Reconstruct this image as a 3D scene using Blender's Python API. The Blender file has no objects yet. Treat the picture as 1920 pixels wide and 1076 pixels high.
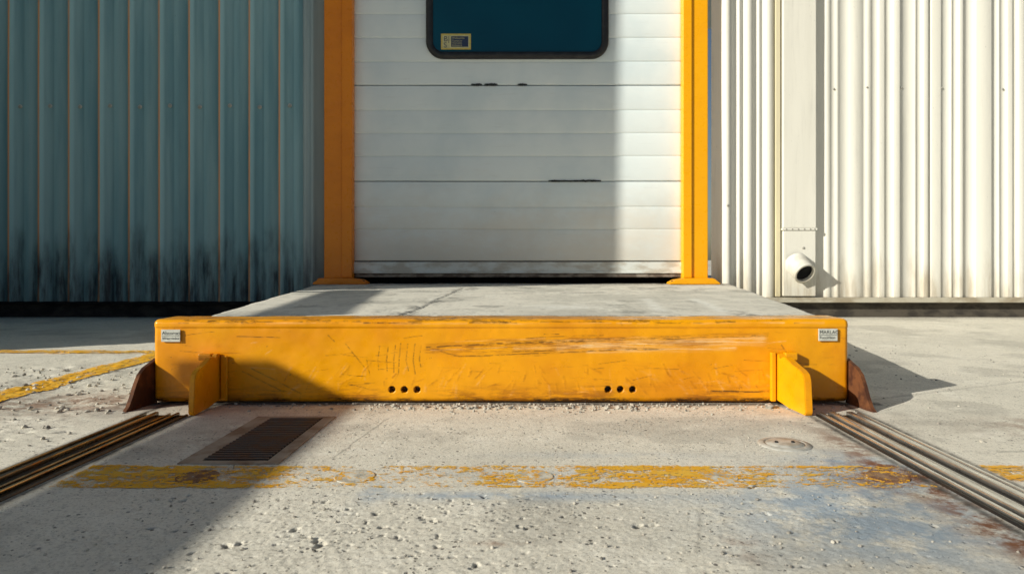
import bpy, bmesh, math, random
import numpy as np
from mathutils import Vector, Matrix
random.seed(7); rng=np.random.RandomState(11)
scene=bpy.context.scene
COL=scene.collection

# ------------------------------------------------------------ noise
_T=[np.random.RandomState(i+50).rand(256,256) for i in range(8)]
def vnoise(x,y,seed=0):
    T=_T[seed%8]
    xi=np.floor(x).astype(int); yi=np.floor(y).astype(int)
    fx=x-xi; fy=y-yi
    fx=fx*fx*(3-2*fx); fy=fy*fy*(3-2*fy)
    a=T[xi%256,yi%256]; b=T[(xi+1)%256,yi%256]; c=T[xi%256,(yi+1)%256]; d=T[(xi+1)%256,(yi+1)%256]
    return (a*(1-fx)+b*fx)*(1-fy)+(c*(1-fx)+d*fx)*fy
def fbm(x,y,o=4,seed=0):
    s=0;a=.5;t=0
    for i in range(o):
        s=s+a*vnoise(x*2**i+17*i,y*2**i+31*i,seed+i); t+=a; a*=.5
    return s/t
def sstep(a,b,x):
    t=np.clip((x-a)/(b-a),0,1); return t*t*(3-2*t)

# ------------------------------------------------------------ object helpers
def finish(o,parent=None,label=None,category=None,kind=None,group=None):
    COL.objects.link(o)
    if parent is not None: o.parent=parent
    if label: o["label"]=label
    if category: o["category"]=category
    if kind: o["kind"]=kind
    if group: o["group"]=group
    return o
def empty(name,loc,label,category,group=None):
    o=bpy.data.objects.new(name,None); o.location=loc; o.empty_display_size=.1
    return finish(o,None,label,category,None,group)
def base_of(parent): 
    return Vector(parent.location) if parent is not None else Vector((0,0,0))
def pymesh(name,verts,faces,mat,parent=None,smooth=False,**kw):
    b=base_of(parent)
    me=bpy.data.meshes.new(name)
    me.from_pydata([tuple(Vector(v)-b) for v in verts],[],faces); me.update()
    if mat: me.materials.append(mat)
    if smooth: me.polygons.foreach_set('use_smooth',[True]*len(me.polygons))
    return finish(bpy.data.objects.new(name,me),parent,**kw)
def bm_obj(name,bm,mat,parent=None,smooth=False,**kw):
    b=base_of(parent)
    bmesh.ops.translate(bm,verts=bm.verts,vec=-b)
    bmesh.ops.recalc_face_normals(bm,faces=bm.faces)
    me=bpy.data.meshes.new(name); bm.to_mesh(me); bm.free()
    mats=mat if isinstance(mat,(list,tuple)) else [mat]
    for m in mats: me.materials.append(m)
    if smooth: me.polygons.foreach_set('use_smooth',[True]*len(me.polygons))
    return finish(bpy.data.objects.new(name,me),parent,**kw)
def add_box(bm,x0,x1,y0,y1,z0,z1,bev=0,seg=2,mi=0):
    vs=[bm.verts.new(p) for p in [(x0,y0,z0),(x1,y0,z0),(x1,y1,z0),(x0,y1,z0),(x0,y0,z1),(x1,y0,z1),(x1,y1,z1),(x0,y1,z1)]]
    fs=[bm.faces.new([vs[i] for i in f]) for f in [(0,3,2,1),(4,5,6,7),(0,1,5,4),(1,2,6,5),(2,3,7,6),(3,0,4,7)]]
    for f in fs: f.material_index=mi
    if bev>0:
        es=list({e for f in fs for e in f.edges})
        r=bmesh.ops.bevel(bm,geom=es,offset=bev,segments=seg,profile=.5,affect='EDGES')
        for f in r['faces']: f.material_index=mi
def add_prism(bm,pts,axis,a,b,mi=0):
    def mk(p,t):
        if axis=='x': return (t,p[0],p[1])
        if axis=='y': return (p[0],t,p[1])
        return (p[0],p[1],t)
    A=[bm.verts.new(mk(p,a)) for p in pts]; B=[bm.verts.new(mk(p,b)) for p in pts]
    n=len(pts)
    fs=[bm.faces.new(A),bm.faces.new(B[::-1])]
    for i in range(n): fs.append(bm.faces.new([A[i],B[i],B[(i+1)%n],A[(i+1)%n]]))
    for f in fs: f.material_index=mi
    return A+B
def grid_obj(name,P,mat,parent=None,attrs=None,smooth=True,closed=False,caps=False,**kw):
    n,m,_=P.shape
    b=np.array(base_of(parent))
    me=bpy.data.meshes.new(name)
    co=(P-b).reshape(-1,3).astype(np.float32)
    i=np.arange(n-1)[:,None]; 
    if closed: j=np.arange(m)[None,:]; j2=(j+1)%m
    else: j=np.arange(m-1)[None,:]; j2=j+1
    F=np.stack([i*m+j,(i+1)*m+j,(i+1)*m+j2,i*m+j2],-1).reshape(-1,4)
    nf=len(F)
    loops=F.reshape(-1); starts=np.arange(nf)*4
    if caps:
        c0=np.arange(m); c1=(n-1)*m+np.arange(m)[::-1]
        loops=np.concatenate([loops,c0,c1]); starts=np.concatenate([starts,[nf*4,nf*4+m]]); nf+=2
    me.vertices.add(len(co)); me.vertices.foreach_set('co',co.reshape(-1))
    me.loops.add(len(loops)); me.loops.foreach_set('vertex_index',loops.astype(np.int32))
    me.polygons.add(nf); me.polygons.foreach_set('loop_start',starts.astype(np.int32))
    me.update(calc_edges=True); me.validate()
    if smooth: me.polygons.foreach_set('use_smooth',[True]*len(me.polygons))
    if attrs is not None:
        a=me.attributes.new('wear_and_light','FLOAT_COLOR','POINT')
        c=np.ones((len(co),4),np.float32); c[:,:3]=attrs.reshape(-1,3)
        a.data.foreach_set('color',c.reshape(-1))
    me.materials.append(mat)
    return finish(bpy.data.objects.new(name,me),parent,**kw)
def lathe(bm,prof,seg,origin,axis=Vector((0,0,1)),mi=0,cap=True):
    q=Vector((0,0,1)).rotation_difference(Vector(axis).normalized())
    rings=[]
    for r,z in prof:
        rings.append([bm.verts.new(Vector(origin)+q@Vector((r*math.cos(2*math.pi*k/seg),r*math.sin(2*math.pi*k/seg),z))) for k in range(seg)])
    for a,b in zip(rings,rings[1:]):
        for k in range(seg):
            f=bm.faces.new([a[k],a[(k+1)%seg],b[(k+1)%seg],b[k]]); f.material_index=mi
    if cap:
        f=bm.faces.new(rings[-1]); f.material_index=mi
def text_mesh(bm,s,size,x,y,z,mi=0,depth=0.0):
    cu=bpy.data.curves.new('t','FONT'); cu.body=s; cu.size=size; cu.extrude=depth
    o=bpy.data.objects.new('t',cu); COL.objects.link(o)
    dg=bpy.context.evaluated_depsgraph_get(); dg.update()
    me=bpy.data.meshes.new_from_object(o.evaluated_get(dg))
    M_=Matrix.Translation((x,y,z))@Matrix.Rotation(math.pi/2,4,'X')
    me.transform(M_)
    nb=len(bm.faces)
    bm.from_mesh(me); bm.faces.ensure_lookup_table()
    for f in bm.faces[nb:]: f.material_index=mi
    bpy.data.objects.remove(o); bpy.data.curves.remove(cu); bpy.data.meshes.remove(me)

# ------------------------------------------------------------ material helpers
class M:
    def __init__(s,name,rough=.6,metal=0,spec=.5):
        s.m=bpy.data.materials.new(name); s.m.use_nodes=True; s.nt=s.m.node_tree
        s.b=s.nt.nodes['Principled BSDF']; s.b.inputs['Metallic'].default_value=metal
        s.b.inputs['Roughness'].default_value=rough; s.b.inputs['Specular IOR Level'].default_value=spec
        s.tc=s.nt.nodes.new('ShaderNodeTexCoord'); s.col=None; s.h=None
    def n(s,t): return s.nt.nodes.new(t)
    def l(s,a,b): s.nt.links.new(a,b)
    def noise(s,scale,detail=5,st=(1,1,1),rough=.6,loc=(0,0,0)):
        mp=s.n('ShaderNodeMapping'); mp.inputs['Scale'].default_value=st; mp.inputs['Location'].default_value=loc
        s.l(s.tc.outputs['Object'],mp.inputs['Vector'])
        t=s.n('ShaderNodeTexNoise'); t.inputs['Scale'].default_value=scale; t.inputs['Detail'].default_value=min(detail,5)
        t.inputs['Roughness'].default_value=rough; s.l(mp.outputs['Vector'],t.inputs['Vector']); return t.outputs['Fac']
    def vor(s,scale,st=(1,1,1)):
        mp=s.n('ShaderNodeMapping'); mp.inputs['Scale'].default_value=st
        s.l(s.tc.outputs['Object'],mp.inputs['Vector'])
        t=s.n('ShaderNodeTexVoronoi'); t.inputs['Scale'].default_value=scale; s.l(mp.outputs['Vector'],t.inputs['Vector']); return t.outputs['Distance']
    def rng(s,v,a,b,c=0,d=1):
        t=s.n('ShaderNodeMapRange'); t.inputs['From Min'].default_value=a; t.inputs['From Max'].default_value=b
        t.inputs['To Min'].default_value=c; t.inputs['To Max'].default_value=d; t.interpolation_type='SMOOTHSTEP'
        s.l(v,t.inputs['Value']); return t.outputs['Result']
    def math(s,op,a,b):
        t=s.n('ShaderNodeMath'); t.operation=op
        for i,v in enumerate((a,b)):
            if isinstance(v,(int,float)): t.inputs[i].default_value=v
            else: s.l(v,t.inputs[i])
        return t.outputs[0]
    def base(s,c):
        t=s.n('ShaderNodeRGB'); t.outputs[0].default_value=(*c,1); s.col=t.outputs[0]; return s
    def mix(s,fac,c):
        t=s.n('ShaderNodeMix'); t.data_type='RGBA'
        if isinstance(fac,(int,float)): t.inputs[0].default_value=fac
        else: s.l(fac,t.inputs[0])
        s.l(s.col,t.inputs[6]); t.inputs[7].default_value=(*c,1); s.col=t.outputs[2]; return s
    def attr(s):
        a=s.n('ShaderNodeAttribute'); a.attribute_name='wear_and_light'
        p=s.n('ShaderNodeSeparateColor'); s.l(a.outputs['Color'],p.inputs[0]); return p.outputs
    def xyz(s):
        p=s.n('ShaderNodeSeparateXYZ'); s.l(s.tc.outputs['Object'],p.inputs[0]); return p.outputs
    def bump(s,h,strength=.3,dist=.002):
        t=s.n('ShaderNodeBump'); t.inputs['Strength'].default_value=strength; t.inputs['Distance'].default_value=dist
        s.l(h,t.inputs['Height'])
        if s.h is not None: s.l(s.h,t.inputs['Normal'])
        s.h=t.outputs[0]; return s
    def rough(s,v): s.l(v,s.b.inputs['Roughness']); return s
    def done(s):
        if s.col is not None: s.l(s.col,s.b.inputs['Base Color'])
        if s.h is not None: s.l(s.h,s.b.inputs['Normal'])
        return s.m
def simple(name,c1,c2,scale=6,lo=.4,hi=.65,rough=.6,metal=0,st=(1,1,1),bs=90,bd=.001,bst=.3,spec=.5):
    m=M(name,rough,metal,spec); m.base(c1); m.mix(m.rng(m.noise(scale,8,st),lo,hi),c2)
    m.bump(m.noise(bs,3),bst,bd); return m.done()

# ground concrete ------------------------------------------------
g=M('concrete_ground',.92,0,.2); g.base((.84,.80,.69))
g.mix(g.rng(g.noise(1.1,5),.38,.68),(.70,.67,.58))
g.mix(g.rng(g.noise(5,5,rough=.75),.5,.68),(.90,.865,.76))
g.mix(g.math('MULTIPLY',g.rng(g.noise(22,5,rough=.85),.50,.62),.42),(.50,.475,.405))
g.mix(g.math('MULTIPLY',g.rng(g.noise(120,5,rough=.85),.52,.60),.60),(.35,.33,.285))
g.mix(g.math('MULTIPLY',g.rng(g.noise(150,4,rough=.8,loc=(4,8,0)),.56,.62),.75),(.97,.94,.84))
pa=g.math('MULTIPLY',g.rng(g.vor(75),.20,.12),g.rng(g.noise(7,4,loc=(2,7,0)),.46,.56))
pb=g.math('MULTIPLY',g.rng(g.vor(38),.17,.11),g.rng(g.noise(5,4,loc=(9,2,0)),.49,.58))
pm_=g.math('MAXIMUM',pa,pb)
g.mix(g.math('MULTIPLY',pm_,.9),(.11,.10,.09))
a=g.attr()
g.mix(g.math('MULTIPLY',a[1],g.rng(g.noise(9,8,rough=.7,loc=(3,1,0)),.35,.58)),(.38,.46,.54))
g.mix(g.math('MULTIPLY',a[0],g.rng(g.noise(14,8,rough=.75),.38,.60)),(.23,.095,.045))
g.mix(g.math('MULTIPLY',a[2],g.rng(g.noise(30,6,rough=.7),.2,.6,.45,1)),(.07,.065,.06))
g.bump(g.math('SUBTRACT',g.noise(110,5,rough=.85),pm_),.8,.0020)
GROUND=g.done()

p=M('platform_concrete',.85,0,.3); p.base((.80,.77,.68))
p.mix(p.rng(p.noise(2.0,6),.4,.66),(.60,.585,.515))
p.mix(p.math('MULTIPLY',p.rng(p.noise(9,8,(1,.35,1),.75),.50,.66),.8),(.86,.84,.75))
p.mix(p.math('MULTIPLY',p.rng(p.noise(30,8,(1,.4,1),.8),.52,.64),.45),(.34,.33,.295))
a=p.attr()
p.mix(p.math('MULTIPLY',a[2],p.rng(p.noise(40,6),.35,.6)),(.07,.07,.07))
p.mix(p.math('MULTIPLY',a[1],p.rng(p.noise(25,6),.3,.6)),(.9,.9,.84))
p.bump(p.noise(60,6),.4,.003)
PLAT=p.done()

# yellow paint -----------------------------------------------------
def yellow(name,c=(.84,.365,.002),wear_and_light=True,attr=False,c2=(.72,.27,.002),var=1.0):
    y=M(name,.30,0,.4); y.base(c)
    y.mix(y.math('MULTIPLY',y.rng(y.noise(2.5,4,(1,1,1.6)),.40,.70),var),c2)
    y.mix(y.math('MULTIPLY',y.rng(y.noise(40,6,(.35,1,1.6),.8),.58,.72),.35*var),(.38,.12,.006))
    if wear_and_light: y.mix(y.math('MULTIPLY',y.rng(y.noise(24,10,(1,1,1),.85,(4,4,4)),.66,.71),.75*var),(.09,.04,.02))
    if attr:
        a=y.attr(); nn=y.rng(y.noise(60,8,(.10,1,2.8),.8),.40,.60)
        y.mix(y.math('MULTIPLY',a[1],nn),(.88,.62,.32))
        y.mix(y.math('MULTIPLY',a[2],y.rng(y.noise(40,8,(.25,1,1.8),.8),.40,.60)),(.30,.095,.006))
        y.mix(y.math('MULTIPLY',a[0],y.rng(y.noise(80,5,(.5,1,1.5),.7),.38,.56,.12,1)),(.035,.018,.010))
    y.rough(y.rng(y.noise(20,4),.3,.7,.24,.44))
    y.bump(y.noise(20,4),.2,.0022); y.bump(y.noise(220,2),.15,.0005)
    return y.done()
YB=yellow('beam_yellow_paint',attr=True)
YP=yellow('post_sunlit_yellow_paint',(.93,.43,.003),True,False,(.89,.38,.003),.55)
YPS=yellow('post_shaded_yellow_paint',(.84,.255,.002),True,False,(.70,.19,.002),.6)  # same yellow on both posts; sun and shade are put into the base colours
YF=yellow('fin_yellow_paint',(.88,.40,.003))
RUST=simple('rusty_steel',(.07,.026,.014),(.17,.065,.025),14,.4,.6,.75,.1,bs=70,bd=.003,bst=.5,spec=.3)
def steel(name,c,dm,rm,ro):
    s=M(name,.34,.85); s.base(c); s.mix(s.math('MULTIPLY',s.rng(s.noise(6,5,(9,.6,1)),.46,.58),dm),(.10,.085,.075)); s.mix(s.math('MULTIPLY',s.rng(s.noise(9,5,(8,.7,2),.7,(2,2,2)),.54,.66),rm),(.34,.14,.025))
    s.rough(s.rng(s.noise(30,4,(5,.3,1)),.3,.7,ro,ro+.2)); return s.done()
STEEL_L=steel('shaded_rail_steel',(.42,.32,.18),.8,.8,.20)  # left steel toned for shade, right for sun, within the base colour
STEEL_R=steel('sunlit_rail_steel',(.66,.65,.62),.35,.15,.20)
DARKSTEEL=simple('rail_groove_steel',(.028,.028,.029),(.06,.045,.035),8,.45,.62,.45,.6,st=(6,.6,1))
DARK=simple('shade_and_trim_black',(.008,.008,.010),(.018,.018,.018),12,rough=.9,spec=.15)  # black stands for unlit depth in grate, threshold, pipe; also bolts, flashing
PLINTH=simple('shaded_plinth_concrete',(.022,.022,.025),(.05,.048,.047),7,rough=.9,spec=.15,st=(1,1,2))  # plinth colours darkened to stand for the shade under the cladding
PLINTH2=simple('brown_plinth_concrete',(.10,.088,.072),(.05,.045,.04),7,rough=.9,spec=.15,st=(1,1,2))
RUBBER=simple('black_rubber',(.010,.011,.013),(.022,.022,.024),20,rough=.45)
GAL=simple('galvanised_cap',(.62,.61,.56),(.38,.37,.33),22,rough=.5,metal=.25)

# wall paint --------------------------------------------------------
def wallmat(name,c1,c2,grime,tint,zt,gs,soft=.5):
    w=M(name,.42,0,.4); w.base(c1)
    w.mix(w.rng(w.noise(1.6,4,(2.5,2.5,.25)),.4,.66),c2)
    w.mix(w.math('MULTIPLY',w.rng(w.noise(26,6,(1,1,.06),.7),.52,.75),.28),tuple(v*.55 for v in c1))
    a=w.attr(); w.mix(w.math('MULTIPLY',a[0],w.rng(w.noise(5,4,(1,1,.3)),.25,.6,.6,.95)),tint)  # rib tint; paints warm highlights on the blue-grey cladding
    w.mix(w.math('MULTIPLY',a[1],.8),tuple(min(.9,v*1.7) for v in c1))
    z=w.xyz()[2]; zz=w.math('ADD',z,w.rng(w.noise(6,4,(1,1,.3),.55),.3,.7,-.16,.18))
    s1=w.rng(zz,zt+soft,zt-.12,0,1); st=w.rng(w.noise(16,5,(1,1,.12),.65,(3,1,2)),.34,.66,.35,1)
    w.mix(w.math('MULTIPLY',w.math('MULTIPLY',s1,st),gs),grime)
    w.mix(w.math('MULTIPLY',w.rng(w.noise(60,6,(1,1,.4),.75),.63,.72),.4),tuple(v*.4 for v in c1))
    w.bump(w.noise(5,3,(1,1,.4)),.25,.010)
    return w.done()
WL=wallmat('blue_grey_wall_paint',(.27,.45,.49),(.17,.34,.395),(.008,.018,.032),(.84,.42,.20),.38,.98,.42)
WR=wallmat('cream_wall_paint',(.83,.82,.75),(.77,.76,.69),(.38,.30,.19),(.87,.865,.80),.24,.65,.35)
WY=wallmat('warm_cream_paint',(.82,.75,.50),(.72,.66,.47),(.36,.26,.15),(.82,.80,.72),.22,.6,.35)
TRIM=wallmat('grey_trim_paint',(.40,.50,.51),(.32,.41,.43),(.05,.06,.07),(.4,.4,.4),.30,.8)
d=M('white_door_paint',.5,0,.35); d.base((.80,.88,.90)); d.mix(d.rng(d.noise(1.4,4),.4,.66),(.70,.80,.84))
d.mix(d.math('MULTIPLY',d.rng(d.noise(16,6,(.25,1,2),.7),.55,.76),.22),(.54,.57,.56))
zz=d.math('ADD',d.xyz()[2],d.rng(d.noise(3,5,(.5,1,1),.7),.25,.75,-.22,.25))
d.mix(d.math('MULTIPLY',d.rng(zz,.95,.05,0,1),.5),(.68,.56,.42))
d.mix(d.math('MULTIPLY',d.rng(d.noise(45,6,(.6,1,1),.8),.67,.74),.5),(.25,.2,.16))
d.bump(d.noise(3.5,3),.25,.006); DOOR=d.done()
GLASS=M('dark_teal_glass',.12,0,.25); GLASS.base((.002,.050,.090)); GLASS.mix(GLASS.rng(GLASS.noise(.8,2),.3,.7),(.002,.072,.12)); GLASS=GLASS.done()
WHITE=simple('label_white',(.62,.64,.58),(.5,.52,.47),60,rough=.5); INK=simple('label_ink',(.03,.04,.05),(.05,.06,.07),60,rough=.6)
YLAB=simple('label_yellow',(.66,.52,.10),(.54,.43,.12),60,rough=.5); NAVY=simple('label_navy',(.015,.03,.08),(.02,.04,.10),50,rough=.5)

# ------------------------------------------------------------ GROUND
craters=[]
for i in range(1300):
    X=rng.uniform(-.95,.85); Y=rng.uniform(.90,1.44)
    w=.9*math.exp(-((X+.25)/.33)**2-((Y-1.25)/.17)**2)+.12
    if rng.rand()>w: continue
    craters.append((X,Y,rng.uniform(.0026,.0052)*(1.6 if rng.rand()<.08 else 1)))
for X,Y,r in [(-.363,1.184,.013),(-.375,1.205,.009),(-.523,1.18,.010),(-.505,1.19,.008),(.20,1.267,.011),(.225,1.27,.009),(-.71,1.40,.008),(.483,1.484,.008),(-.2,1.30,.008),(-.43,1.25,.009),(-.30,1.33,.008),(.02,1.36,.007)]: craters.append((X,Y,r))
for i in range(60): craters.append((rng.uniform(-.5,.8),rng.uniform(1.68,2.2),rng.uniform(.0026,.0045)))
for i in range(110): craters.append((rng.uniform(-2.4,-1.25),rng.uniform(1.6,2.8),rng.uniform(.006,.013)))
def axis(parts):
    out=[]
    for a,b,s in parts: out+=list(np.arange(a,b-1e-9,s))
    out.append(parts[-1][1]); return np.array(out)
xs=axis([(-200,-20,30),(-20,-4,2),(-4,-2.4,.06),(-2.4,-1.25,.012),(-1.25,1.12,.0030),(1.12,2.4,.012),(2.4,4,.06),(4,20,2),(20,200,30)])
ys=axis([(-200,-20,30),(-20,0,2),(0,.92,.06),(.92,1.46,.0026),(1.46,2.36,.005),(2.36,3.2,.014),(3.2,6,.05),(6,20,2),(20,200,30)])
def gheight(X,Y,cr=True,mask=None):
    near=sstep(.4,.8,Y)*(1-sstep(3.2,4.5,Y))*(1-sstep(2.2,3.2,np.abs(X)))
    h=.003*(fbm(X*2.2+40,Y*2.2+40,3,1)-.5)
    rough=(1-sstep(1.38,1.5,Y))*.45*sstep(-.9,-.6,.25-np.abs(X+.25))+.22
    left=sstep(1.25,1.5,-X)
    h=h+near*(rough*(.0022*(fbm(X*11+90,Y*11+90,4,2)-.5)+.0030*(fbm(X*110+90,Y*110+90,3,3)-.5)))
    h=h+near*left*(.010*(fbm(X*9+90,Y*9+90,5,2)-.5)+.006*(fbm(X*40+90,Y*40+90,3,3)-.5))
    e=fbm(X*9+30,Y*9+30,4,4)
    h=h-near*(left*.004)*sstep(.60,.63,e)
    if cr:
        for cx,cy,r in craters:
            ix=np.where(np.abs(X[0]-cx)<r*2.2)[0]
            iy=np.where(np.abs(Y[:,0]-cy)<r*2.2)[0]
            if len(ix)==0 or len(iy)==0: continue
            sl=np.ix_(iy,ix); dx=X[sl]-cx; dy=Y[sl]-cy
            an=np.arctan2(dy,dx); rr=r*(1+.3*np.sin(an*2+cx*90)+.22*np.sin(an*3+cy*70))
            D=np.hypot(dx,dy)/rr*(.65+.7*vnoise(X[sl]*160+99,Y[sl]*160+99,1))
            v=1-sstep(.6,.95,D)
            h[sl]-= r*.8*v
            if mask is not None: mask[sl]=np.maximum(mask[sl],v)
    rail=(1-sstep(.08,.11,np.abs(X+1.15)))+(1-sstep(.085,.115,np.abs(X-.975)))
    h=h*(1-np.clip(rail,0,1))
    return h
XX,YY=np.meshgrid(xs,ys)
CM=np.zeros(XX.shape); H=gheight(XX,YY,True,CM)
A=np.zeros(XX.shape+(3,))
def blob(cx,cy,rx,ry): return np.exp(-((XX-cx)/rx)**2-((YY-cy)/ry)**2)
A[...,0]=np.clip(blob(.83,1.55,.12,.10)*1.4+blob(.86,1.22,.06,.25)*1.2+blob(-1.55,2.35,.35,.18)*.8+blob(-1.95,2.1,.2,.3)*.6+blob(-.76,1.55,.09,.05)*.9+blob(1.6,2.0,.25,.12)*.7+blob(-.73,1.9,.2,.28)*.5+blob(.84,1.8,.05,.2)*.8+blob(.37,1.17,.03,.05)*.6+blob(-.05,1.19,.05,.012)*.7+blob(-.5,2.28,.3,.04)*.35,0,1)
A[...,1]=np.clip(blob(.66,1.32,.26,.24)*1.3+blob(.05,1.42,.3,.04)*.5+blob(.78,1.62,.12,.12)*1.2+blob(-.1,1.43,.2,.02)*.7+blob(-.33,1.45,.03,.08)*.6+blob(.0,1.56,.25,.05)*.45+blob(.2,1.72,.3,.03)*.3,0,1)
dk=.55*CM
dk+=.95*np.exp(-((YY-2.330)/.028)**2)*(np.abs(XX+.1)<1.3)  # darker strip on the ground along the beam foot
dk+=.7*blob(-2.1,2.35,.25,.2)*sstep(.5,.6,fbm(XX*9+8,YY*9+8,4,5))
dk+=.22*sstep(.55,.68,fbm(XX*4+8,YY*4+8,5,6))
dk+=.8*np.exp(-((np.abs(XX+1.15)-.085)/.012)**2)*(YY<2.4)*(YY>0)+.8*np.exp(-((np.abs(XX-.975)-.09)/.012)**2)*(YY<2.4)*(YY>0)
def gline(x0,y0,x1,y1,w,s):
    global dk
    t=np.clip(((XX-x0)*(x1-x0)+(YY-y0)*(y1-y0))/((x1-x0)**2+(y1-y0)**2),0,1)
    wob=.006*(fbm(XX*25,YY*25,3,6)-.5)*2
    D=np.hypot(XX-x0-t*(x1-x0)+wob,YY-y0-t*(y1-y0)); dk+=s*np.exp(-(D/w)**2)
gline(-.49,1.70,-.44,2.12,.003,.5); gline(-.58,1.66,-.42,1.72,.002,.4); gline(.28,1.15,.33,1.32,.003,.35); gline(1.2,1.75,1.9,1.82,.006,.4); gline(1.1,2.35,3.2,3.3,.006,.4)
A[...,2]=np.clip(dk,0,1)
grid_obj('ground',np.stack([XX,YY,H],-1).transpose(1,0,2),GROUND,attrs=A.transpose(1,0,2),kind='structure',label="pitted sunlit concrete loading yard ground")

# ------------------------------------------------------------ painted lines
def paint_sheet(name,x0,x1,y0,y1,dens,st,label,off=.0014):
    X,Y=np.meshgrid(np.arange(x0,x1+.001,.005),np.arange(y0,y1+.001,.005))
    Z=gheight(X,Y,True)+off
    D=dens(X,Y); At=np.stack([D,D,D],-1)
    m=M(name+'_paint',.7,0,.3); m.base((.88,.43,.008)); m.mix(m.rng(m.noise(20,8),.4,.65),(.84,.51,.06)); m.mix(m.math('MULTIPLY',m.rng(m.noise(90,6),.5,.7),.40),(.60,.42,.16))
    n=m.math('ADD',m.noise(15,5,st,.88),m.math('MULTIPLY',m.math('SUBTRACT',m.noise(75,5,(1,1.4,1),.8),.5),.85))
    s=m.math('ADD',n,m.attr()[0]); al=m.rng(s,.99,1.015,0,.98)
    m.l(al,m.b.inputs['Alpha']); mt=m.done()
    return grid_obj(name,np.stack([X,Y,Z],-1).transpose(1,0,2),mt,attrs=At.transpose(1,0,2),kind='structure',label=label)
def edge(t,a,b,w=.012): return sstep(a,a+w,t)*(1-sstep(b-w,b,t))
def d1(X,Y):
    k=np.interp(X,[-1.05,-.95,-.65,-.52,-.3,-.2,-.05,.05,.12,.35,.45,.6,.75,.9],[.48,.545,.50,.44,.41,.43,.50,.41,.52,.55,.47,.44,.46,.40])
    w=.010*(fbm(X*12,Y*12,3,2)-.5)*2
    k=k+.04*(np.exp(-((Y-1.63)/.02)**2)+np.exp(-((Y-1.475)/.02)**2))
    return k*edge(Y+w,1.457,1.650,.02)-(.25*(1-edge(Y+w,1.462,1.645,.02)))
paint_sheet('painted_line',-1.045,.885,1.445,1.66,d1,(.6,1.5,1),"worn yellow painted line crossing the concrete apron")
def d2(X,Y): return .58*edge(X+.012*(fbm(X*9,Y*9,3,1)-.5),-1.985,-1.815,.012)-.15*(1-edge(X,-1.98,-1.82,.015))
paint_sheet('painted_line',-2.0,-1.80,1.5,3.60,d2,(1.5,.6,1),"scuffed yellow painted line along the yard edge",.004)
def d3(X,Y): return .54*edge(Y,3.55,3.68,.015)
paint_sheet('painted_line',-3.2,-1.80,3.54,3.70,d3,(.6,1.5,1),"short yellow painted line meeting the yard edge line",.0055)
def d4(X,Y): return .50*edge(Y,1.50,1.645,.02)
paint_sheet('painted_line',1.07,1.6,1.49,1.66,d4,(.4,2,1),"faded yellow painted line beside the steel rail",.003)

# ------------------------------------------------------------ plugs, cover, grate
for X,ru,lb in [(-.756,1,"rusty round anchor plug set in the worn line"),(-.398,0,"grey round anchor plug set in the worn line"),(.008,0,"grey round anchor plug set in the worn line"),(.427,0,"grey round anchor plug set in the worn line"),(.815,1,"rusty round anchor plug set in the worn line")]:
    z0=float(gheight(np.array([[X,X]]),np.array([[1.553,1.553]]),False)[0,0])+.0012
    bm=bmesh.new(); lathe(bm,[(.049,-.006),(.046,.0001),(.044,.0004),(.042,.0002),(.02,.0003),(.010,.0003),(.008,.0008),(.001,.001)],40,(X,1.553,z0))
    pm=M('plug_surface',.9,0,.15); pm.base((.66,.63,.54) if not ru else (.20,.10,.06)); pm.mix(pm.rng(pm.noise(24,8,rough=.8,loc=(X*9,0,0)),.45,.58),(.44,.42,.36) if not ru else (.30,.19,.12)); pm.mix(pm.rng(pm.noise(30,8,rough=.8,loc=(X*5,3,0)),.53,.58),(.82,.41,.02)); pm.bump(pm.noise(60,5),.6,.003)
    bm_obj('anchor_plug',bm,pm.done(),smooth=True,label=lb,category="anchor plug",group="anchor plugs along the worn line")
ce=empty('manhole_cover',(.68,1.82,.001),"small round grey metal cover flush in concrete","cover")
bm=bmesh.new(); lathe(bm,[(.070,-.004),(.068,.0012),(.060,.002),(.056,.0035),(.053,.0035),(.051,.0005),(.050,.0005),(.048,.004),(.030,.0055),(.001,.006)],48,(.68,1.82,.001))
bm_obj('cover_plate',bm,GAL,ce,smooth=True)
for k in (-1,1):
    bm=bmesh.new(); lathe(bm,[(.005,.0),(.005,.002),(.004,.0028)],12,(.68+k*.022,1.82,.0065)); bm_obj('bolt',bm,DARK,ce)
ge=empty('drain_grate',(-.73,1.89,0),"rusty steel drain grate sunk in the concrete apron","drain grate")
bm=bmesh.new(); 
for b in [(-.850,-.800,1.645,2.135),(-.640,-.605,1.645,2.135),(-.80,-.640,1.645,1.668),(-.80,-.640,2.116,2.135)]: add_box(bm,*b,-.004,.0030,.001,1)
bm_obj('frame',bm,simple('grate_frame_metal',(.40,.33,.26),(.22,.14,.09),9,rough=.85,bs=80,bd=.002),ge)
bm=bmesh.new(); add_box(bm,-.80,-.640,1.668,2.116,-.001,.0024); bm_obj('shade_plate',bm,DARK,ge)  # flat black plate standing for the shaded depth under the slats
bm=bmesh.new()
y=1.676
while y<2.11: add_box(bm,-.799,-.641,y,y+.0065,.0026,.0060,.001,1); y+=.0200
bm_obj('slats',bm,simple('grate_slat_metal',(.13,.12,.12),(.17,.10,.07),20,rough=.5,metal=.4),ge)

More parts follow.
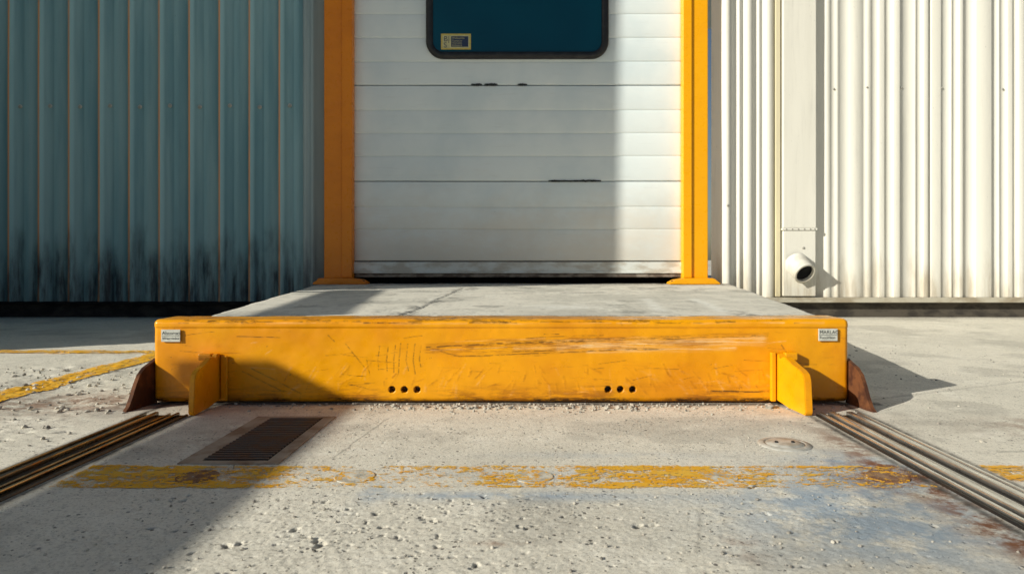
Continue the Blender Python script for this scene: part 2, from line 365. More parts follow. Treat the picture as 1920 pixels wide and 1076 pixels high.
# ------------------------------------------------------------ rails
def rail(xc,label,strips,SM):
    re=empty('steel_rail',(xc,.8,0),label,"rail","steel rails in the apron")
    yy=np.arange(-.6,2.20,.05)
    def ext(name,pr,mat):
        P=np.array([[(xc+a+.001*math.sin(y*3),y,b) for a,b in pr] for y in yy])
        grid_obj(name,P,mat,re,smooth=False,closed=True,caps=True)
    ext('base_channel',[(-.074,-.004),(-.074,.006),(-.068,.006),(-.068,.003),(.068,.003),(.068,.006),(.074,.006),(.074,-.004)],DARKSTEEL)
    for a,b,h in strips:
        ext('running_strip',[(a,.0032),(a,h-.0015),(a+.0015,h),(b-.0015,h),(b,h-.0015),(b,.0032)],SM)
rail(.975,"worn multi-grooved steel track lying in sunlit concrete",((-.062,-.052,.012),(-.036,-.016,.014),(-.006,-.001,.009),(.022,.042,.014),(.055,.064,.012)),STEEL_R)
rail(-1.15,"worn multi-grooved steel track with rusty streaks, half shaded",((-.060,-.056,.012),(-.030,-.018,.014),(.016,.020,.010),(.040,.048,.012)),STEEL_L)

# ------------------------------------------------------------ BEAM
be=empty('dock_beam',(-.1,2.40,0),"scratched yellow steel beam across the platform front","steel beam")
x0,x1=-1.285,1.090; yf,yb,zb,zt=2.33,2.482,.006,.288; R=.016
prof=[];nrm=[]
def arc(cy,cz,a0,a1,n):
    for k in range(n):
        a=math.radians(a0+(a1-a0)*k/(n-1)); prof.append((cy+R*math.cos(a),cz+R*math.sin(a))); nrm.append((math.cos(a),math.sin(a)))
for z in np.arange(zb+R,zt-R,.0026): prof.append((yf,z)); nrm.append((-1,0))
arc(yf+R,zt-R,180,90,7)
for y in np.linspace(yf+R+.01,yb-R-.01,9): prof.append((y,zt)); nrm.append((0,1))
arc(yb-R,zt-R,90,0,5)
for z in np.linspace(zt-R-.02,zb+R+.02,5): prof.append((yb,z)); nrm.append((1,0))
arc(yb-R,zb+R,0,-90,4)
for y in np.linspace(yb-R-.02,yf+R+.02,4): prof.append((y,zb)); nrm.append((0,-1))
arc(yf+R,zb+R,270,181,5)
prof=np.array(prof);nrm=np.array(nrm)
bx=np.concatenate([x0+np.linspace(0,R,8)[:-1],np.arange(x0+R,x1-R,.0026),x1-R+np.linspace(0,R,8)])
e=np.minimum(bx-x0,x1-bx); ins=np.where(e<R,R-np.sqrt(np.maximum(0,R*R-(R-e)**2)),0)
PX=np.repeat(bx[:,None],len(prof),1); PY=prof[None,:,0]-nrm[None,:,0]*ins[:,None]; PZ=prof[None,:,1]-nrm[None,:,1]*ins[:,None]
front=(nrm[None,:,0]<-.5)*np.ones_like(PX)
PY=PY-.0035*sstep(.258,.263,PZ)*np.maximum(0,-nrm[None,:,0])
PZ=PZ+ (.006*(fbm(PX*3+5,PX*0+3,3,1)-.5)+.0025*(fbm(PX*17+5,PX*0+3,3,2)-.5))*(nrm[None,:,1]>.3)
PZ=PZ+.004*(fbm(PX*4+5,PX*0+3,3,5)-.5)*(nrm[None,:,1]<-.3)
PY=PY+front*(.008*(fbm(PX*3,PZ*6,3,2)-.5)+.0035*(fbm(PX*14,PZ*14,3,3)-.5))
W=np.zeros(PX.shape+(3,))
def stroke(pts,w,s,ch,dep=0):
    global PY
    for (ax,az),(bx_,bz) in zip(pts,pts[1:]):
        ix=np.where((PX[:,0]>min(ax,bx_)-w*4)&(PX[:,0]<max(ax,bx_)+w*4))[0]
        if len(ix)==0: continue
        X=PX[ix];Z=PZ[ix]
        t=np.clip(((X-ax)*(bx_-ax)+(Z-az)*(bz-az))/((bx_-ax)**2+(bz-az)**2+1e-9),0,1)
        D=np.hypot(X-ax-t*(bx_-ax),Z-az-t*(bz-az)+.004*(fbm(X*22,Z*22,3,4)-.5))
        v=s*np.exp(-(D/w)**2)*(nrm[None,:,0]<.2)
        W[ix,:,ch]=np.maximum(W[ix,:,ch],v)
        if dep: PY[ix]+=dep*v*front[ix]
main=[(-.351,.193),(-.25,.199),(-.169,.204),(.195,.214),(.559,.226),(.814,.231)]
stroke(main[:4],.0026,.95,0,.0006); stroke(main[2:],.0017,.65,0)
stroke([(a,b-.006) for a,b in main[:4]],.004,.9,2); stroke([(a,b-.014) for a,b in main[:5]],.009,.6,2); stroke([(a,b+.008) for a,b in main],.004,.5,2)
stroke([(-.315,.186),(-.28,.172),(-.242,.163)],.002,.7,0); stroke([(-.242,.163),(-.06,.168),(.304,.184),(.468,.187)],.0019,.85,0)
stroke([(-.26,.178),(-.02,.182),(.30,.195),(.6,.203)],.011,.55,2)
stroke([(.10,.194),(.3,.204),(.795,.216)],.012,.95,1); stroke([(.20,.180),(.70,.190)],.007,.7,1); stroke([(-.05,.190),(.4,.205)],.006,.5,1)
for k in range(34):
    X=rng.uniform(-.35,.55); Z=.17+.05*rng.rand()+(X+.35)*.02; L=rng.uniform(.06,.32)
    stroke([(X,Z),(X+L,Z+L*.035)],rng.uniform(.0010,.0018),rng.uniform(.4,.8),[0,1,2,2,0][k%5])
for i,X in enumerate([-.511,-.482,-.457,-.439,-.415,-.391,-.37]):
    stroke([(X,.204+rng.uniform(-.02,.005)),(X-.006,.15),(X-.004+rng.uniform(-.006,.006),.10+rng.uniform(0,.03))],.0016,rng.uniform(.75,1.0),0,.0004)
for a in [((-.688,.235),(-.666,.213)),((-.628,.204),(-.561,.122)),((-.556,.15),(-.545,.10)),((.86,.20),(.93,.10)),((-1.0,.23),(-.85,.226)),((.05,.237),(.10,.237)),((-.62,.07),(-.55,.05)),((-.98,.11),(-.84,.04)),((-.95,.12),(-.78,.035))]:
    stroke(list(a),.0015,.85,0,.0003)
for k in range(150):
    X=rng.uniform(-.85,.85); Z=rng.uniform(.04,.125); L=rng.uniform(.010,.04); lean=rng.uniform(-.02,.02)+.02*(1 if X>0 else -1)
    w_=rng.uniform(.0015,.004); c=[1,2,2][k%3]
    stroke([(X,Z+L*.5),(X+lean*.5,Z+rng.uniform(-.004,.004)),(X+lean,Z-L*.5)],w_,rng.uniform(.12,.32) if c==1 else rng.uniform(.25,.6),c,-.0009)
for k in range(70):
    X=rng.uniform(-1.2,.95); Z=rng.uniform(.03,.25); L=rng.uniform(.02,.12)
    stroke([(X,Z),(X+L,Z+rng.uniform(-.01,.015))],.0011,rng.uniform(.4,.8),rng.choice([0,0,1,2]))
stroke([(.62,.044),(.72,.042),(.83,.040)],.0026,1,0)
for k in range(34):
    a_=rng.uniform(-1.2,1.0); L=rng.uniform(.02,.12); z_=.280+rng.uniform(-.004,.004)
    stroke([(a_,z_),(a_+L,z_+rng.uniform(-.002,.002))],rng.uniform(.001,.0022),rng.uniform(.5,.95),0)
for k in range(20):
    a_=rng.uniform(-1.2,1.0); L=rng.uniform(.03,.2); stroke([(a_,.274),(a_+L,.275)],.002,rng.uniform(.3,.7),1)
stroke([(-1.25,.2585),(-.3,.258),(.4,.2585),(1.05,.258)],.0014,.45,2)
edgez=np.exp(-((PZ-.012)/.008)**2)*front*sstep(.36,.55,fbm(PX*14,PZ*14,4,5)); W[...,0]=np.maximum(W[...,0],edgez)
W[...,2]=np.maximum(W[...,2],.75*np.exp(-((PZ-.02)/.035)**2)*sstep(.38,.60,fbm(PX*5,PZ*9,4,6)))
topm=(nrm[None,:,1]>.6)*np.ones_like(PX); W[...,0]=np.maximum(W[...,0],topm*.6*sstep(.54,.64,fbm(PX*9,PY*30,4,2)))
for X in (-.470,-.427,-.384,.268,.310,.352):
    D=np.hypot(PX-X,PZ-.049); m=(D<.0105)&(front>0); PY[m]+=.035; W[...,0][(D<.0112)&(front>0)]=1.6  # hole interiors coloured dark to stand for the shade inside
for cx in (-.30,-.11,.205):
    pts=[(cx-.015,.062),(cx+.015,.062),(cx+.015,.036),(cx-.015,.036),(cx-.015,.062)]; stroke(pts,.0013,.5,2,.0005)
grid_obj('beam_body',np.stack([PX,PY,PZ],-1),YB,be,attrs=W,closed=True,caps=True)
def fin(xb,t=.010):
    bm=bmesh.new()
    out=[(2.328,.172),(2.306,.174),(2.298,.160),(2.288,.158),(2.280,.168),(2.262,.168),(2.215,.150),(2.176,.140),(2.158,.130),(2.150,.112),(2.142,.012),(2.148,.002),(2.24,.006),(2.328,.018)]
    add_prism(bm,out,'x',xb-t,xb+t)
    bmesh.ops.bevel(bm,geom=list(bm.edges),offset=.002,segments=2,affect='EDGES')
    return bm
bm=fin(-1.063,.009)
add_box(bm,-1.118,-1.074,2.300,2.325,.152,.174,.004); add_box(bm,-1.050,-1.028,2.318,2.328,.012,.165,.003)
bm_obj('fin',bm,YF,be)
bm=fin(.848,.012)
for v in bm.verts:
    t=max(0,(2.328-v.co.y)/.186); v.co.x+=.030*t
add_box(bm,.818,.834,2.308,2.328,.012,.178,.003); add_box(bm,.862,.905,2.300,2.325,.152,.178,.004)
bm_obj('fin',bm,YF,be)
for xg,s in ((-1.286,-1),(1.091,1)):
    out=[(2.36,.152,.0),(2.33,.142,.0),(2.290,.130,.002),(2.262,.110,.004),(2.243,.078,.006),(2.228,.045,.008),(2.214,.014,.012),(2.200,.0,.016)]
    bm=bmesh.new(); rows=[]
    for y,z,o in out:
        zlow=.004 if z>.02 else 0
        rows.append([(xg+s*(.001+o),y,z),(xg+s*(.013+o),y,z),(xg+s*(.013+o),y,zlow-.004),(xg+s*(.001+o),y,zlow-.004)])
    V=[[bm.verts.new(p) for p in r] for r in rows]
    for a,b in zip(V,V[1:]):
        for k in range(4): bm.faces.new([a[k],a[(k+1)%4],b[(k+1)%4],b[k]])
    bm.faces.new(V[0]); bm.faces.new(V[-1][::-1])
    bm_obj('end_guard',bm,RUST,be,label="rusty curved steel guard plate")
for X,Z,l1,l2 in ((-1.253,.213,"Alstoroci","Wwrrinloc"),(.983,.222-.006,"MARLAC","Fuccirlion")):
    bm=bmesh.new(); add_box(bm,X,X+.064,2.3215,2.3255,Z,Z+.041,mi=0)
    text_mesh(bm,l1,.0165,X+.003,2.3208,Z+.024,1); text_mesh(bm,l2,.0135,X+.003,2.3208,Z+.007,1)
    add_box(bm,X+.002,X+.062,2.3208,2.3214,Z+.0195,Z+.0208,mi=1)
    bm_obj('label',bm,[WHITE,INK],be,label="small white printed sticker")

# ------------------------------------------------------------ PLATFORM
py=np.concatenate([np.arange(2.486,5.735,.02),[5.735]]); pu=np.linspace(0,1,260)
Yp,U=np.meshgrid(py,pu)
XL=-1.19-.183*(Yp-2.48)+.02*(fbm(Yp*5,Yp*0,4,1)-.5); XR=1.078+.193*(Yp-2.48)+.02*(fbm(Yp*5,Yp*0+9,4,2)-.5); Xp=XL+(XR-XL)*U
ed=np.minimum(U,1-U)*2.5
Zp=.286+.006*(fbm(Xp*3,Yp*3,3,1)-.5)-.014*(1-sstep(0,.035,ed))-.004*(1-sstep(0,.02,Yp-2.486))
Zp=Zp-.005*np.exp(-((Xp+.47+.04*(fbm(Yp*4,Yp*0+2,4,3)-.5))/.007)**2)*(Yp<4.9)
Ap=np.zeros(Xp.shape+(3,))
def pbl(cx,cy,rx,ry): return np.exp(-((Xp-cx)/rx)**2-((Yp-cy)/ry)**2)
Ap[...,2]=np.clip(np.exp(-((Xp+.47+.04*(fbm(Yp*4,Yp*0+2,4,3)-.5))/.010)**2)*(Yp<4.9)+np.exp(-((Xp+.48)/.05)**2)*(Yp<4.6)*.9*sstep(.5,.62,fbm(Xp*24,Yp*9,4,3))+.7*np.exp(-((Yp-5.6)/.25)**2)+.6*np.exp(-((Yp-2.5)/.03)**2)+.6*pbl(.2,4.2,.5,.25)*sstep(.5,.6,fbm(Xp*8,Yp*8,3,2))+.5*sstep(.6,.7,fbm(Xp*5,Yp*3,5,4)),0,1)
Ap[...,1]=np.clip(pbl(.15,2.95,.14,.12)+.8*np.exp(-((Xp-.55-.1*(Yp-3))/.03)**2)*(Yp>2.7)*(Yp<3.6)+.8*np.exp(-((Xp-.80-.1*(Yp-3))/.03)**2)*(Yp>2.7)*(Yp<3.6),0,1)
pe=empty('dock_platform',(0,4.1,0),"low flared concrete dock platform before the door","platform")
grid_obj('deck',np.stack([Xp,Yp,Zp],-1),PLAT,pe,attrs=Ap)
z1=.268; ya,yb2=2.486,5.735
L=lambda y:-1.185-.183*(y-2.48); Rr=lambda y:1.073+.193*(y-2.48)
pymesh('slab',[(L(ya),ya,-.01),(Rr(ya),ya,-.01),(Rr(yb2),yb2,-.01),(L(yb2),yb2,-.01),(L(ya),ya,z1),(Rr(ya),ya,z1),(Rr(yb2),yb2,z1),(L(yb2),yb2,z1)],[(0,3,2,1),(0,1,5,4),(1,2,6,5),(2,3,7,6),(3,0,4,7)],PLAT,pe)

# ------------------------------------------------------------ corrugated walls
YW=5.75
def corr(name,mat,parent,origin,u,n,segs,z0,z1,rows=24,**kw):
    o=np.array(origin);u=np.array(u);n=np.array(n)
    S=np.array([s[0] for s in segs]);Dp=np.array([s[1] for s in segs]);T=np.array([s[2] for s in segs])
    zs=np.linspace(z0,z1,rows)
    SS,ZZ=np.meshgrid(S,zs); DD=np.repeat(Dp[None],rows,0)+.008*(fbm(SS*1.5+9,ZZ*1.2,3,3)-.5)
    P=o[None,None]+SS[...,None]*u+DD[...,None]*n; P[...,2]=ZZ
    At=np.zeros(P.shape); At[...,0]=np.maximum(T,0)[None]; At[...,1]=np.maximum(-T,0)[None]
    return grid_obj(name,P.transpose(1,0,2),mat,parent,attrs=At.transpose(1,0,2),smooth=False,**kw)
def profL(a,b,per,start=0,depth=.034):
    out=[(a,0,0)]; x=a+start
    while x+.09<b:
        out+=[(x,0,0),(x+.010,depth*.5,0),(x+.018,depth*.95,0),(x+.020,depth,1),(x+.034,depth,1),(x+.037,depth,-.7),(x+.060,depth,-.5),(x+.072,depth*.6,0),(x+.084,0,0)]  # rib crests: warm glint and paler band, highlights painted into the colour
        c=x+per*.66
        if c+.04<b: out+=[(c-.034,0,0),(c-.020,.010,-.4),(c+.010,.010,-.1),(c+.020,.010,0),(c+.034,0,0)]
        x+=per
    out.append((b,0,0)); out.sort(key=lambda t:t[0]); return out
we=empty('warehouse_facade',(0,YW,0),"corrugated metal warehouse wall, blue-grey and cream","building")
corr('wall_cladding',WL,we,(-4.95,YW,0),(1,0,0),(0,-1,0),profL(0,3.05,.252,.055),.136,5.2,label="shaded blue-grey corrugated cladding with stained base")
corr('edge_trim',TRIM,we,(-1.90,YW,0),(1,0,0),(0,-1,0),[(0,0,0),(.001,.03,0),(.03,.03,0),(.034,.022,0),(.06,.022,0),(.064,.034,0),(.09,.034,0),(.095,.0,0),(.38,0,0)],.136,5.2)
seg=[(0,0,0),(.10,0,0),(.101,.030,0),(.16,.030,0),(.162,.0,0)]
for x,w_,dp_ in ((.215,.035,.016),(.275,.075,.022),(.385,.030,.012),(.440,.085,.022),(.545,.03,.012)):
    seg+=[(x,0,0),(x+.006,dp_,.3),(x+w_-.008,dp_,.3),(x+w_,0,0)]
seg.append((.60,0,0)); seg.append((.88,0,0))
for x,w_,dp_ in ((.955,.05,.006),(1.045,.03,.005),(1.16,.115,.004),(1.30,.05,.006)):
    seg+=[(x,0,0),(x+.005,dp_,0),(x+w_-.005,dp_,0),(x+w_,0,0)]
x=1.40
wid=[.12,.25,.07,.23,.14,.27,.09,.17,.25,.12]; frac=[.4,.22,.6,.36,.25,.5,.5,.3,.40,.4]
k=0
while x<7.4:
    pr=wid[k%10]; fr=frac[k%10]; dd=.020 if k%3 else .013; k+=1
    seg+=[(x,0,0),(x+.006,dd*.9,.5),(x+.010,dd,.5),(x+pr*fr,dd,.5),(x+pr*fr+.006,dd*.9,.2),(x+pr*fr+.014,0,0)]
    if pr>.20: seg+=[(x+pr*.74,0,0),(x+pr*.76,.007,0),(x+pr*.80,.007,0),(x+pr*.82,0,0)]
    x+=pr
seg.append((7.6,0,0)); seg.sort(key=lambda t:t[0])
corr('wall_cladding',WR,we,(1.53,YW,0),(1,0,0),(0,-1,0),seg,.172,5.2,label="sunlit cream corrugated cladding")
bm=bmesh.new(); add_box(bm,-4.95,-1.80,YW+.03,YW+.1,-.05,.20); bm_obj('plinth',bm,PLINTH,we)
bm=bmesh.new(); add_box(bm,1.72,9.13,YW+.03,YW+.1,-.05,.24); bm_obj('plinth',bm,PLINTH2,we)
bm=bmesh.new(); add_box(bm,1.70,9.13,YW-.045,YW+.03,.128,.171,.004); bm_obj('base_flashing',bm,simple('base_flashing_paint',(.52,.49,.40),(.34,.29,.21),9,rough=.6,st=(.5,1,1)),we)
bm=bmesh.new(); add_box(bm,-4.95,-1.80,YW-.045,YW+.03,.112,.134,.004); bm_obj('base_flashing',bm,DARK,we)
bm=bmesh.new(); add_box(bm,-1.52,1.53,YW+.0,YW+.08,3.45,5.2); bm_obj('header_panel',bm,WR,we)
bm=bmesh.new(); add_box(bm,-9,9.2,YW-.12,14,5.2,5.35,.01); bm_obj('roof',bm,TRIM,we)
bm=bmesh.new(); add_box(bm,2.062,2.100,YW-.034,YW+.0,.178,5.19,.003); bm_obj('seam_strip',bm,WY,we)
bm=bmesh.new(); lathe(bm,[(.012,.0),(.012,.002),(.008,.003),(.007,.006),(.004,.007)],8,(0,0,0),axis=(0,-1,0))
sm=bpy.data.meshes.new('screw'); bm.to_mesh(sm); bm.free(); sm.materials.append(GAL)
def screw(parent,x,y,z,sc=1):
    o=bpy.data.objects.new('screw',sm); o.scale=(sc,)*3; o.location=Vector((x,y,z))-base_of(parent); finish(o,parent)
for k in range(12): screw(we,-4.95+.055+.252*k+.105,YW-.005,1.775+.006*math.sin(k*3),1.5)
for x in (2.56,2.84,3.13,3.47,3.77,3.98): screw(we,x,YW-.006,1.93+.01*math.sin(x*9),.8)
screw(we,1.66,YW-.034,.94)

# ------------------------------------------------------------ door
de=empty('loading_door',(-.1,5.74,.3),"white sectional loading door with dark window","door")
gro=[.473,.742,.93,1.145,1.356,1.549,1.742,1.952,2.15,2.35,2.55,2.76,2.96,3.16,3.48]
secs=[(0,3),(3,7),(7,11),(11,14)]
for a,b in secs:
    pts=[(5.80,gro[a]+.003),(5.752,gro[a]+.003)]
    for i in range(a,b):
        lo,hi=gro[i],gro[i+1]
        pts+=[(5.742,lo+.006),(5.740,lo+.012),(5.744,hi-.010),(5.745,hi-.005)]
        if i<b-1: pts+=[(5.752,hi-.001)]
    pts+=[(5.752,gro[b]-.003),(5.80,gro[b]-.003)]
    xr=np.linspace(-1.50,1.30,60)
    PP=np.array([[(x,p_[0]+.005*(fbm(np.array(x*2.+9),np.array(p_[1]*2),3,2)-.5),p_[1]+.003*(fbm(np.array(x*1.5+9),np.array(a+.5),3,3)-.5)) for p_ in pts] for x in xr])
    grid_obj('door_section',PP,DOOR,de,smooth=False,closed=True,caps=True)
bm=bmesh.new(); add_box(bm,-1.50,1.30,5.730,5.80,.385,.468,.006); add_box(bm,-1.50,1.30,5.722,5.80,.372,.392,.003); bm_obj('bottom_rail',bm,simple('door_rail_paint',(.72,.76,.74),(.54,.52,.46),14,.4,.62,.5,0,(.4,1,1)),de)
bm=bmesh.new(); add_box(bm,-1.47,1.28,5.735,5.79,.338,.371,.008); bm_obj('bottom_seal',bm,simple('dirty_seal',(.13,.10,.08),(.30,.26,.22),16,.42,.6,.8,st=(.5,1,1)),de)
bm=bmesh.new(); add_box(bm,-1.55,1.5,5.95,6.0,.1,3.5); add_box(bm,-1.55,1.5,5.74,5.95,.1,.275); bm_obj('dark_threshold',bm,DARK,de)  # black boards stand for the unlit interior behind the door gap
bm=bmesh.new()
for xa,xb,z in [(-.49,-.40,1.956),(-.38,-.34,1.955),(-.35,-.27,1.957),(-.10,-.02,1.956),(.16,.38,1.147),(.36,.60,1.148)]:
    n=14; top=[];bot=[]
    for i in range(n):
        x=xa+(xb-xa)*i/(n-1); t=math.sin(math.pi*i/(n-1)); top.append((x,z+.003+t*random.uniform(.001,.009))); bot.append((x,z-.003-t*random.uniform(.0,.007)))
    add_prism(bm,bot+top[::-1],'y',5.731,5.745)
bm_obj('torn_joint_seal',bm,RUBBER,de)
def rrect(xa,xb,za,zb_,r,n=10):
    pts=[]
    for cx,cz,a0 in ((xb-r,zb_-r,0),(xa+r,zb_-r,90),(xa+r,za+r,180),(xb-r,za+r,270)):
        for k in range(n+1):
            a=math.radians(a0+90*k/n); pts.append((cx+r*math.cos(a),cz+r*math.sin(a)))
    return pts
wx0,wx1,wz0,wz1=-.868,.662,2.168,3.10
layers=[(0,5.738),(0,5.716),(.007,5.706),(.048,5.706),(.056,5.712),(.060,5.730)]
PW=np.array([[ (x,y,z) for x,z in rrect(wx0+i,wx1-i,wz0+i,wz1-i,.145-i)] for i,y in layers])
grid_obj('window_frame',PW,RUBBER,de,smooth=True,closed=True)
pts=rrect(wx0+.055,wx1-.055,wz0+.055,wz1-.055,.09)
pymesh('window_glass',[(x,5.722,z) for x,z in pts],[list(range(len(pts)))[::-1]],GLASS,de)
bm=bmesh.new(); sx,sz=-.742,2.245
add_box(bm,sx,sx+.25,5.7195,5.7212,sz,sz+.132,mi=0); add_box(bm,sx+.012,sx+.238,5.7188,5.7194,sz+.012,sz+.12,mi=1)
add_box(bm,sx+.085,sx+.228,5.7180,5.7187,sz+.022,sz+.110,mi=2)
text_mesh(bm,"B|",.062,sx+.022,5.7178,sz+.068,2); text_mesh(bm,"S",.062,sx+.022,5.7178,sz+.016,2)
for t,zz in (("Wwlauorlei",.088),("Tsanacior",.066),("Veccaaro",.047),("Etaloanre",.028)): text_mesh(bm,t,.022,sx+.092,5.7176,sz+zz,1)
bm_obj('window_label',bm,[YLAB,simple('label_pale',(.60,.57,.30),(.50,.47,.26),40,rough=.5),NAVY],de,label="small yellow and navy printed sticker")

# ------------------------------------------------------------ posts
def post(xa,xb,pa,pb,label,mt,inner):
    xc=(xa+xb)/2
    pe_=empty('door_post',(xc,5.70,.284),label,"door post",group="yellow posts framing the loading door")
    bm=bmesh.new(); add_box(bm,xa,xb,5.668,5.747,.300,3.7,.007,3)
    bm_obj('post_shaft',bm,mt,pe_)
    bm=bmesh.new()
    if inner>0: add_box(bm,xb-.085,xb-.002,5.652,5.667,.337,3.69,.006,3)
    else: add_box(bm,xa+.002,xa+.075,5.652,5.667,.337,3.69,.006,3)
    bm_obj('post_flange',bm,mt,pe_)
    bm=bmesh.new(); out=[(pa,.287),(pb,.287),(pb,.298),(pb-.045,.325),(xb+.01,.336),(xa-.01,.336),(pa+.045,.322),(pa,.298)]
    add_prism(bm,out,'y',5.52,5.667); bmesh.ops.bevel(bm,geom=list(bm.edges),offset=.004,segments=2,affect='EDGES')
    bm_obj('base_plate',bm,mt,pe_)
    for x in (pa+.03,pb-.03):
        bm=bmesh.new(); lathe(bm,[(.013,0),(.013,.012),(.007,.016)],6,(x,5.56,.302)); bm_obj('bolt',bm,RUST,pe_)
post(-1.708,-1.473,-1.757,-1.325,"yellow steel door post with shade put into its colour",YPS,1)
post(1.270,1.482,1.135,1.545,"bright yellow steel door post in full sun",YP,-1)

# ------------------------------------------------------------ downspout
dp=empty('downspout',(2.25,5.70,0),"cream boxed downspout with short outlet pipe","downspout")
bm=bmesh.new(); add_box(bm,2.115,2.393,5.695,5.748,.752,5.1,.006); bm_obj('upper_duct',bm,WR,dp)
bm=bmesh.new(); add_box(bm,2.118,2.390,5.698,5.748,.182,.730,.006); bm_obj('lower_duct',bm,WR,dp)
bm=bmesh.new(); add_box(bm,2.108,2.400,5.690,5.748,.731,.751,.003); bm_obj('joint_band',bm,WR,dp)
for x in (2.14,2.19,2.24,2.29,2.34,2.375): screw(dp,x,5.689,.741,.6)
screw(dp,2.285,5.697,.585)
bm=bmesh.new()
ax=Vector((.05,-.2,-.13)).normalized()
lathe(bm,[(.102,-.05),(.102,.012),(.095,.018),(.090,.100),(.093,.103),(.093,.113),(.076,.113),(.074,.107),(.074,.0)],36,(2.240,5.695,.430),axis=ax,mi=0,cap=False)
bm_obj('outlet_pipe',bm,WR,dp,smooth=True)
bm=bmesh.new(); lathe(bm,[(.073,.0),(.073,.085),(.002,.086)],32,(2.240,5.695,.430),axis=ax); bm_obj('pipe_bore',bm,DARK,dp)  # black plug standing for the shade inside the pipe

# ------------------------------------------------------------ neighbouring wing (beside the frame, shades the facade)
wg=empty('warehouse_wing',(-7,4,0),"projecting corrugated wing of the warehouse","building")
XW=-4.95; YC=2.48
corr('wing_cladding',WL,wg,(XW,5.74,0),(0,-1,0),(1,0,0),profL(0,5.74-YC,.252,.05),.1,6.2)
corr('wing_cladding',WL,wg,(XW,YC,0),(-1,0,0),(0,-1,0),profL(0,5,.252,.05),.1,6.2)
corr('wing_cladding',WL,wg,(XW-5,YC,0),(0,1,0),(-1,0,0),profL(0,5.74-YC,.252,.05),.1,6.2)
bm=bmesh.new(); add_box(bm,XW-5.02,XW+.03,YC-.03,5.78,6.2,6.3,.01); bm_obj('roof',bm,TRIM,wg)
bm=bmesh.new(); add_box(bm,XW-4.95,XW-.03,YC+.03,5.7,-.05,.2); bm_obj('plinth',bm,DARK,wg)
rk=empty('added_shadow_rack',(-4.2,-1.5,0),"unseen steel bar on legs added to shade the apron","shadow caster")  # unseen bar, added to cast the shadow band across the apron
bm=bmesh.new(); add_box(bm,-4.32,-3.985,-3.6,.56,1.56,1.64,.004); bm_obj('tray',bm,TRIM,rk)
for x,y in ((-4.15,-3.3),(-4.15,-1.6)):
    bm=bmesh.new(); add_box(bm,x-.03,x+.03,y-.03,y+.03,0,1.558,.004); add_box(bm,x-.09,x+.09,y-.09,y+.09,-.01,.012); bm_obj('support_leg',bm,TRIM,rk)
def slant(bm,xa,ya_,xb,yb_,w,z0_,z1_):
    vs=[bm.verts.new(p) for z in (z0_,z1_) for p in ((xa-w,ya_,z),(xa+w,ya_,z),(xb+w,yb_,z),(xb-w,yb_,z))]
    for f in [(0,3,2,1),(4,5,6,7),(0,1,5,4),(1,2,6,5),(2,3,7,6),(3,0,4,7)]: bm.faces.new([vs[i] for i in f])
wr=empty('added_shadow_tray',(-4.2,2.8,1.6),"unseen steel bar on an arm added to shade the platform","cable tray")  # second unseen bar, added and angled to cast the narrow shadow on the platform
bm=bmesh.new(); slant(bm,-3.60,.97,-3.88,2.95,.095,1.56,1.64); bm_obj('tray',bm,TRIM,wr)
bm=bmesh.new(); add_box(bm,-4.93,-3.84,2.80,2.86,1.49,1.558,.004); bm_obj('arm',bm,TRIM,wr)

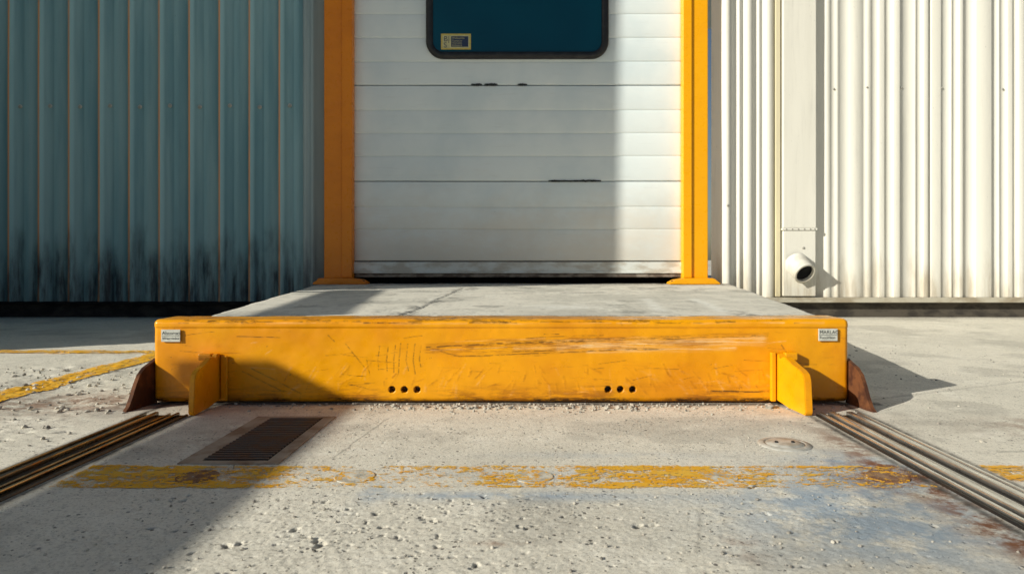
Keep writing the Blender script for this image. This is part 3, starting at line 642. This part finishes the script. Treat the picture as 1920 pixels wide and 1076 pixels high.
# ------------------------------------------------------------ gravel
def rock(bm,x,y,r):
    z=r*.3; ret=bmesh.ops.create_icosphere(bm,subdivisions=1,radius=r)
    s=Vector((random.uniform(.7,1.4),random.uniform(.7,1.3),random.uniform(.5,.9)))
    for v in ret['verts']:
        v.co=Vector((v.co.x*s.x,v.co.y*s.y,v.co.z*s.z))*random.uniform(.75,1.2)+Vector((x,y,z))
bm=bmesh.new()
for i in range(480): rock(bm,random.gauss(-.05,.5),2.325-abs(random.gauss(0,.055)),random.uniform(.002,.006))
for i in range(44): rock(bm,random.uniform(-.5,.35),2.29-random.uniform(0,.045),random.uniform(.005,.010))
for i in range(420): rock(bm,random.uniform(-2.6,-1.3),random.uniform(1.8,3.1),random.uniform(.002,.010))
for i in range(800): rock(bm,random.uniform(-.9,.85),random.uniform(.95,2.25),random.uniform(.0009,.0028))
for i in range(60): rock(bm,random.uniform(-.8,.6),random.uniform(1.0,1.42),random.uniform(.0028,.0045))
for i in range(120): rock(bm,random.uniform(1.2,3),random.uniform(1.8,4),random.uniform(.002,.007))
rock(bm,.80,2.27,.016); rock(bm,.483,1.484,.006)
bm_obj('gravel',bm,simple('gravel_stone',(.56,.53,.46),(.18,.17,.155),40,rough=.9),kind='stuff',label="loose grit and small stones on the concrete")

# ------------------------------------------------------------ light, world, camera
sd=Vector((1.75,1.0,-.84)).normalized()
sun=bpy.data.lights.new('sun','SUN'); sun.energy=5.0; sun.angle=math.radians(.5); sun.color=(1,.945,.81)
so=bpy.data.objects.new('sun',sun); so.rotation_mode='QUATERNION'; so.rotation_quaternion=Vector((0,0,-1)).rotation_difference(sd); so.location=(-6,-4,6); COL.objects.link(so)
w=bpy.data.worlds.new("World"); scene.world=w; w.use_nodes=True
sk=w.node_tree.nodes.new('ShaderNodeTexSky'); sk.sky_type='NISHITA'; sk.sun_disc=False
sk.sun_elevation=math.asin(-sd.z); sk.sun_rotation=math.atan2(-sd.x,-sd.y)%(2*math.pi)
bg=w.node_tree.nodes['Background']; bg.inputs['Strength'].default_value=.050
w.node_tree.links.new(sk.outputs[0],bg.inputs[0])
cam=bpy.data.cameras.new('camera'); co=bpy.data.objects.new('camera',cam); COL.objects.link(co)
co.location=(0,0,.495); co.rotation_euler=(math.pi/2,0,0); cam.lens=24; cam.sensor_width=36
cam.shift_x=-33/1920; cam.shift_y=-53/1920; cam.clip_start=.02; cam.clip_end=600
cam.dof.use_dof=True; cam.dof.focus_distance=2.4; cam.dof.aperture_fstop=8
scene.camera=co
scene.view_settings.view_transform='Standard'; scene.view_settings.look='None'; scene.view_settings.exposure=0
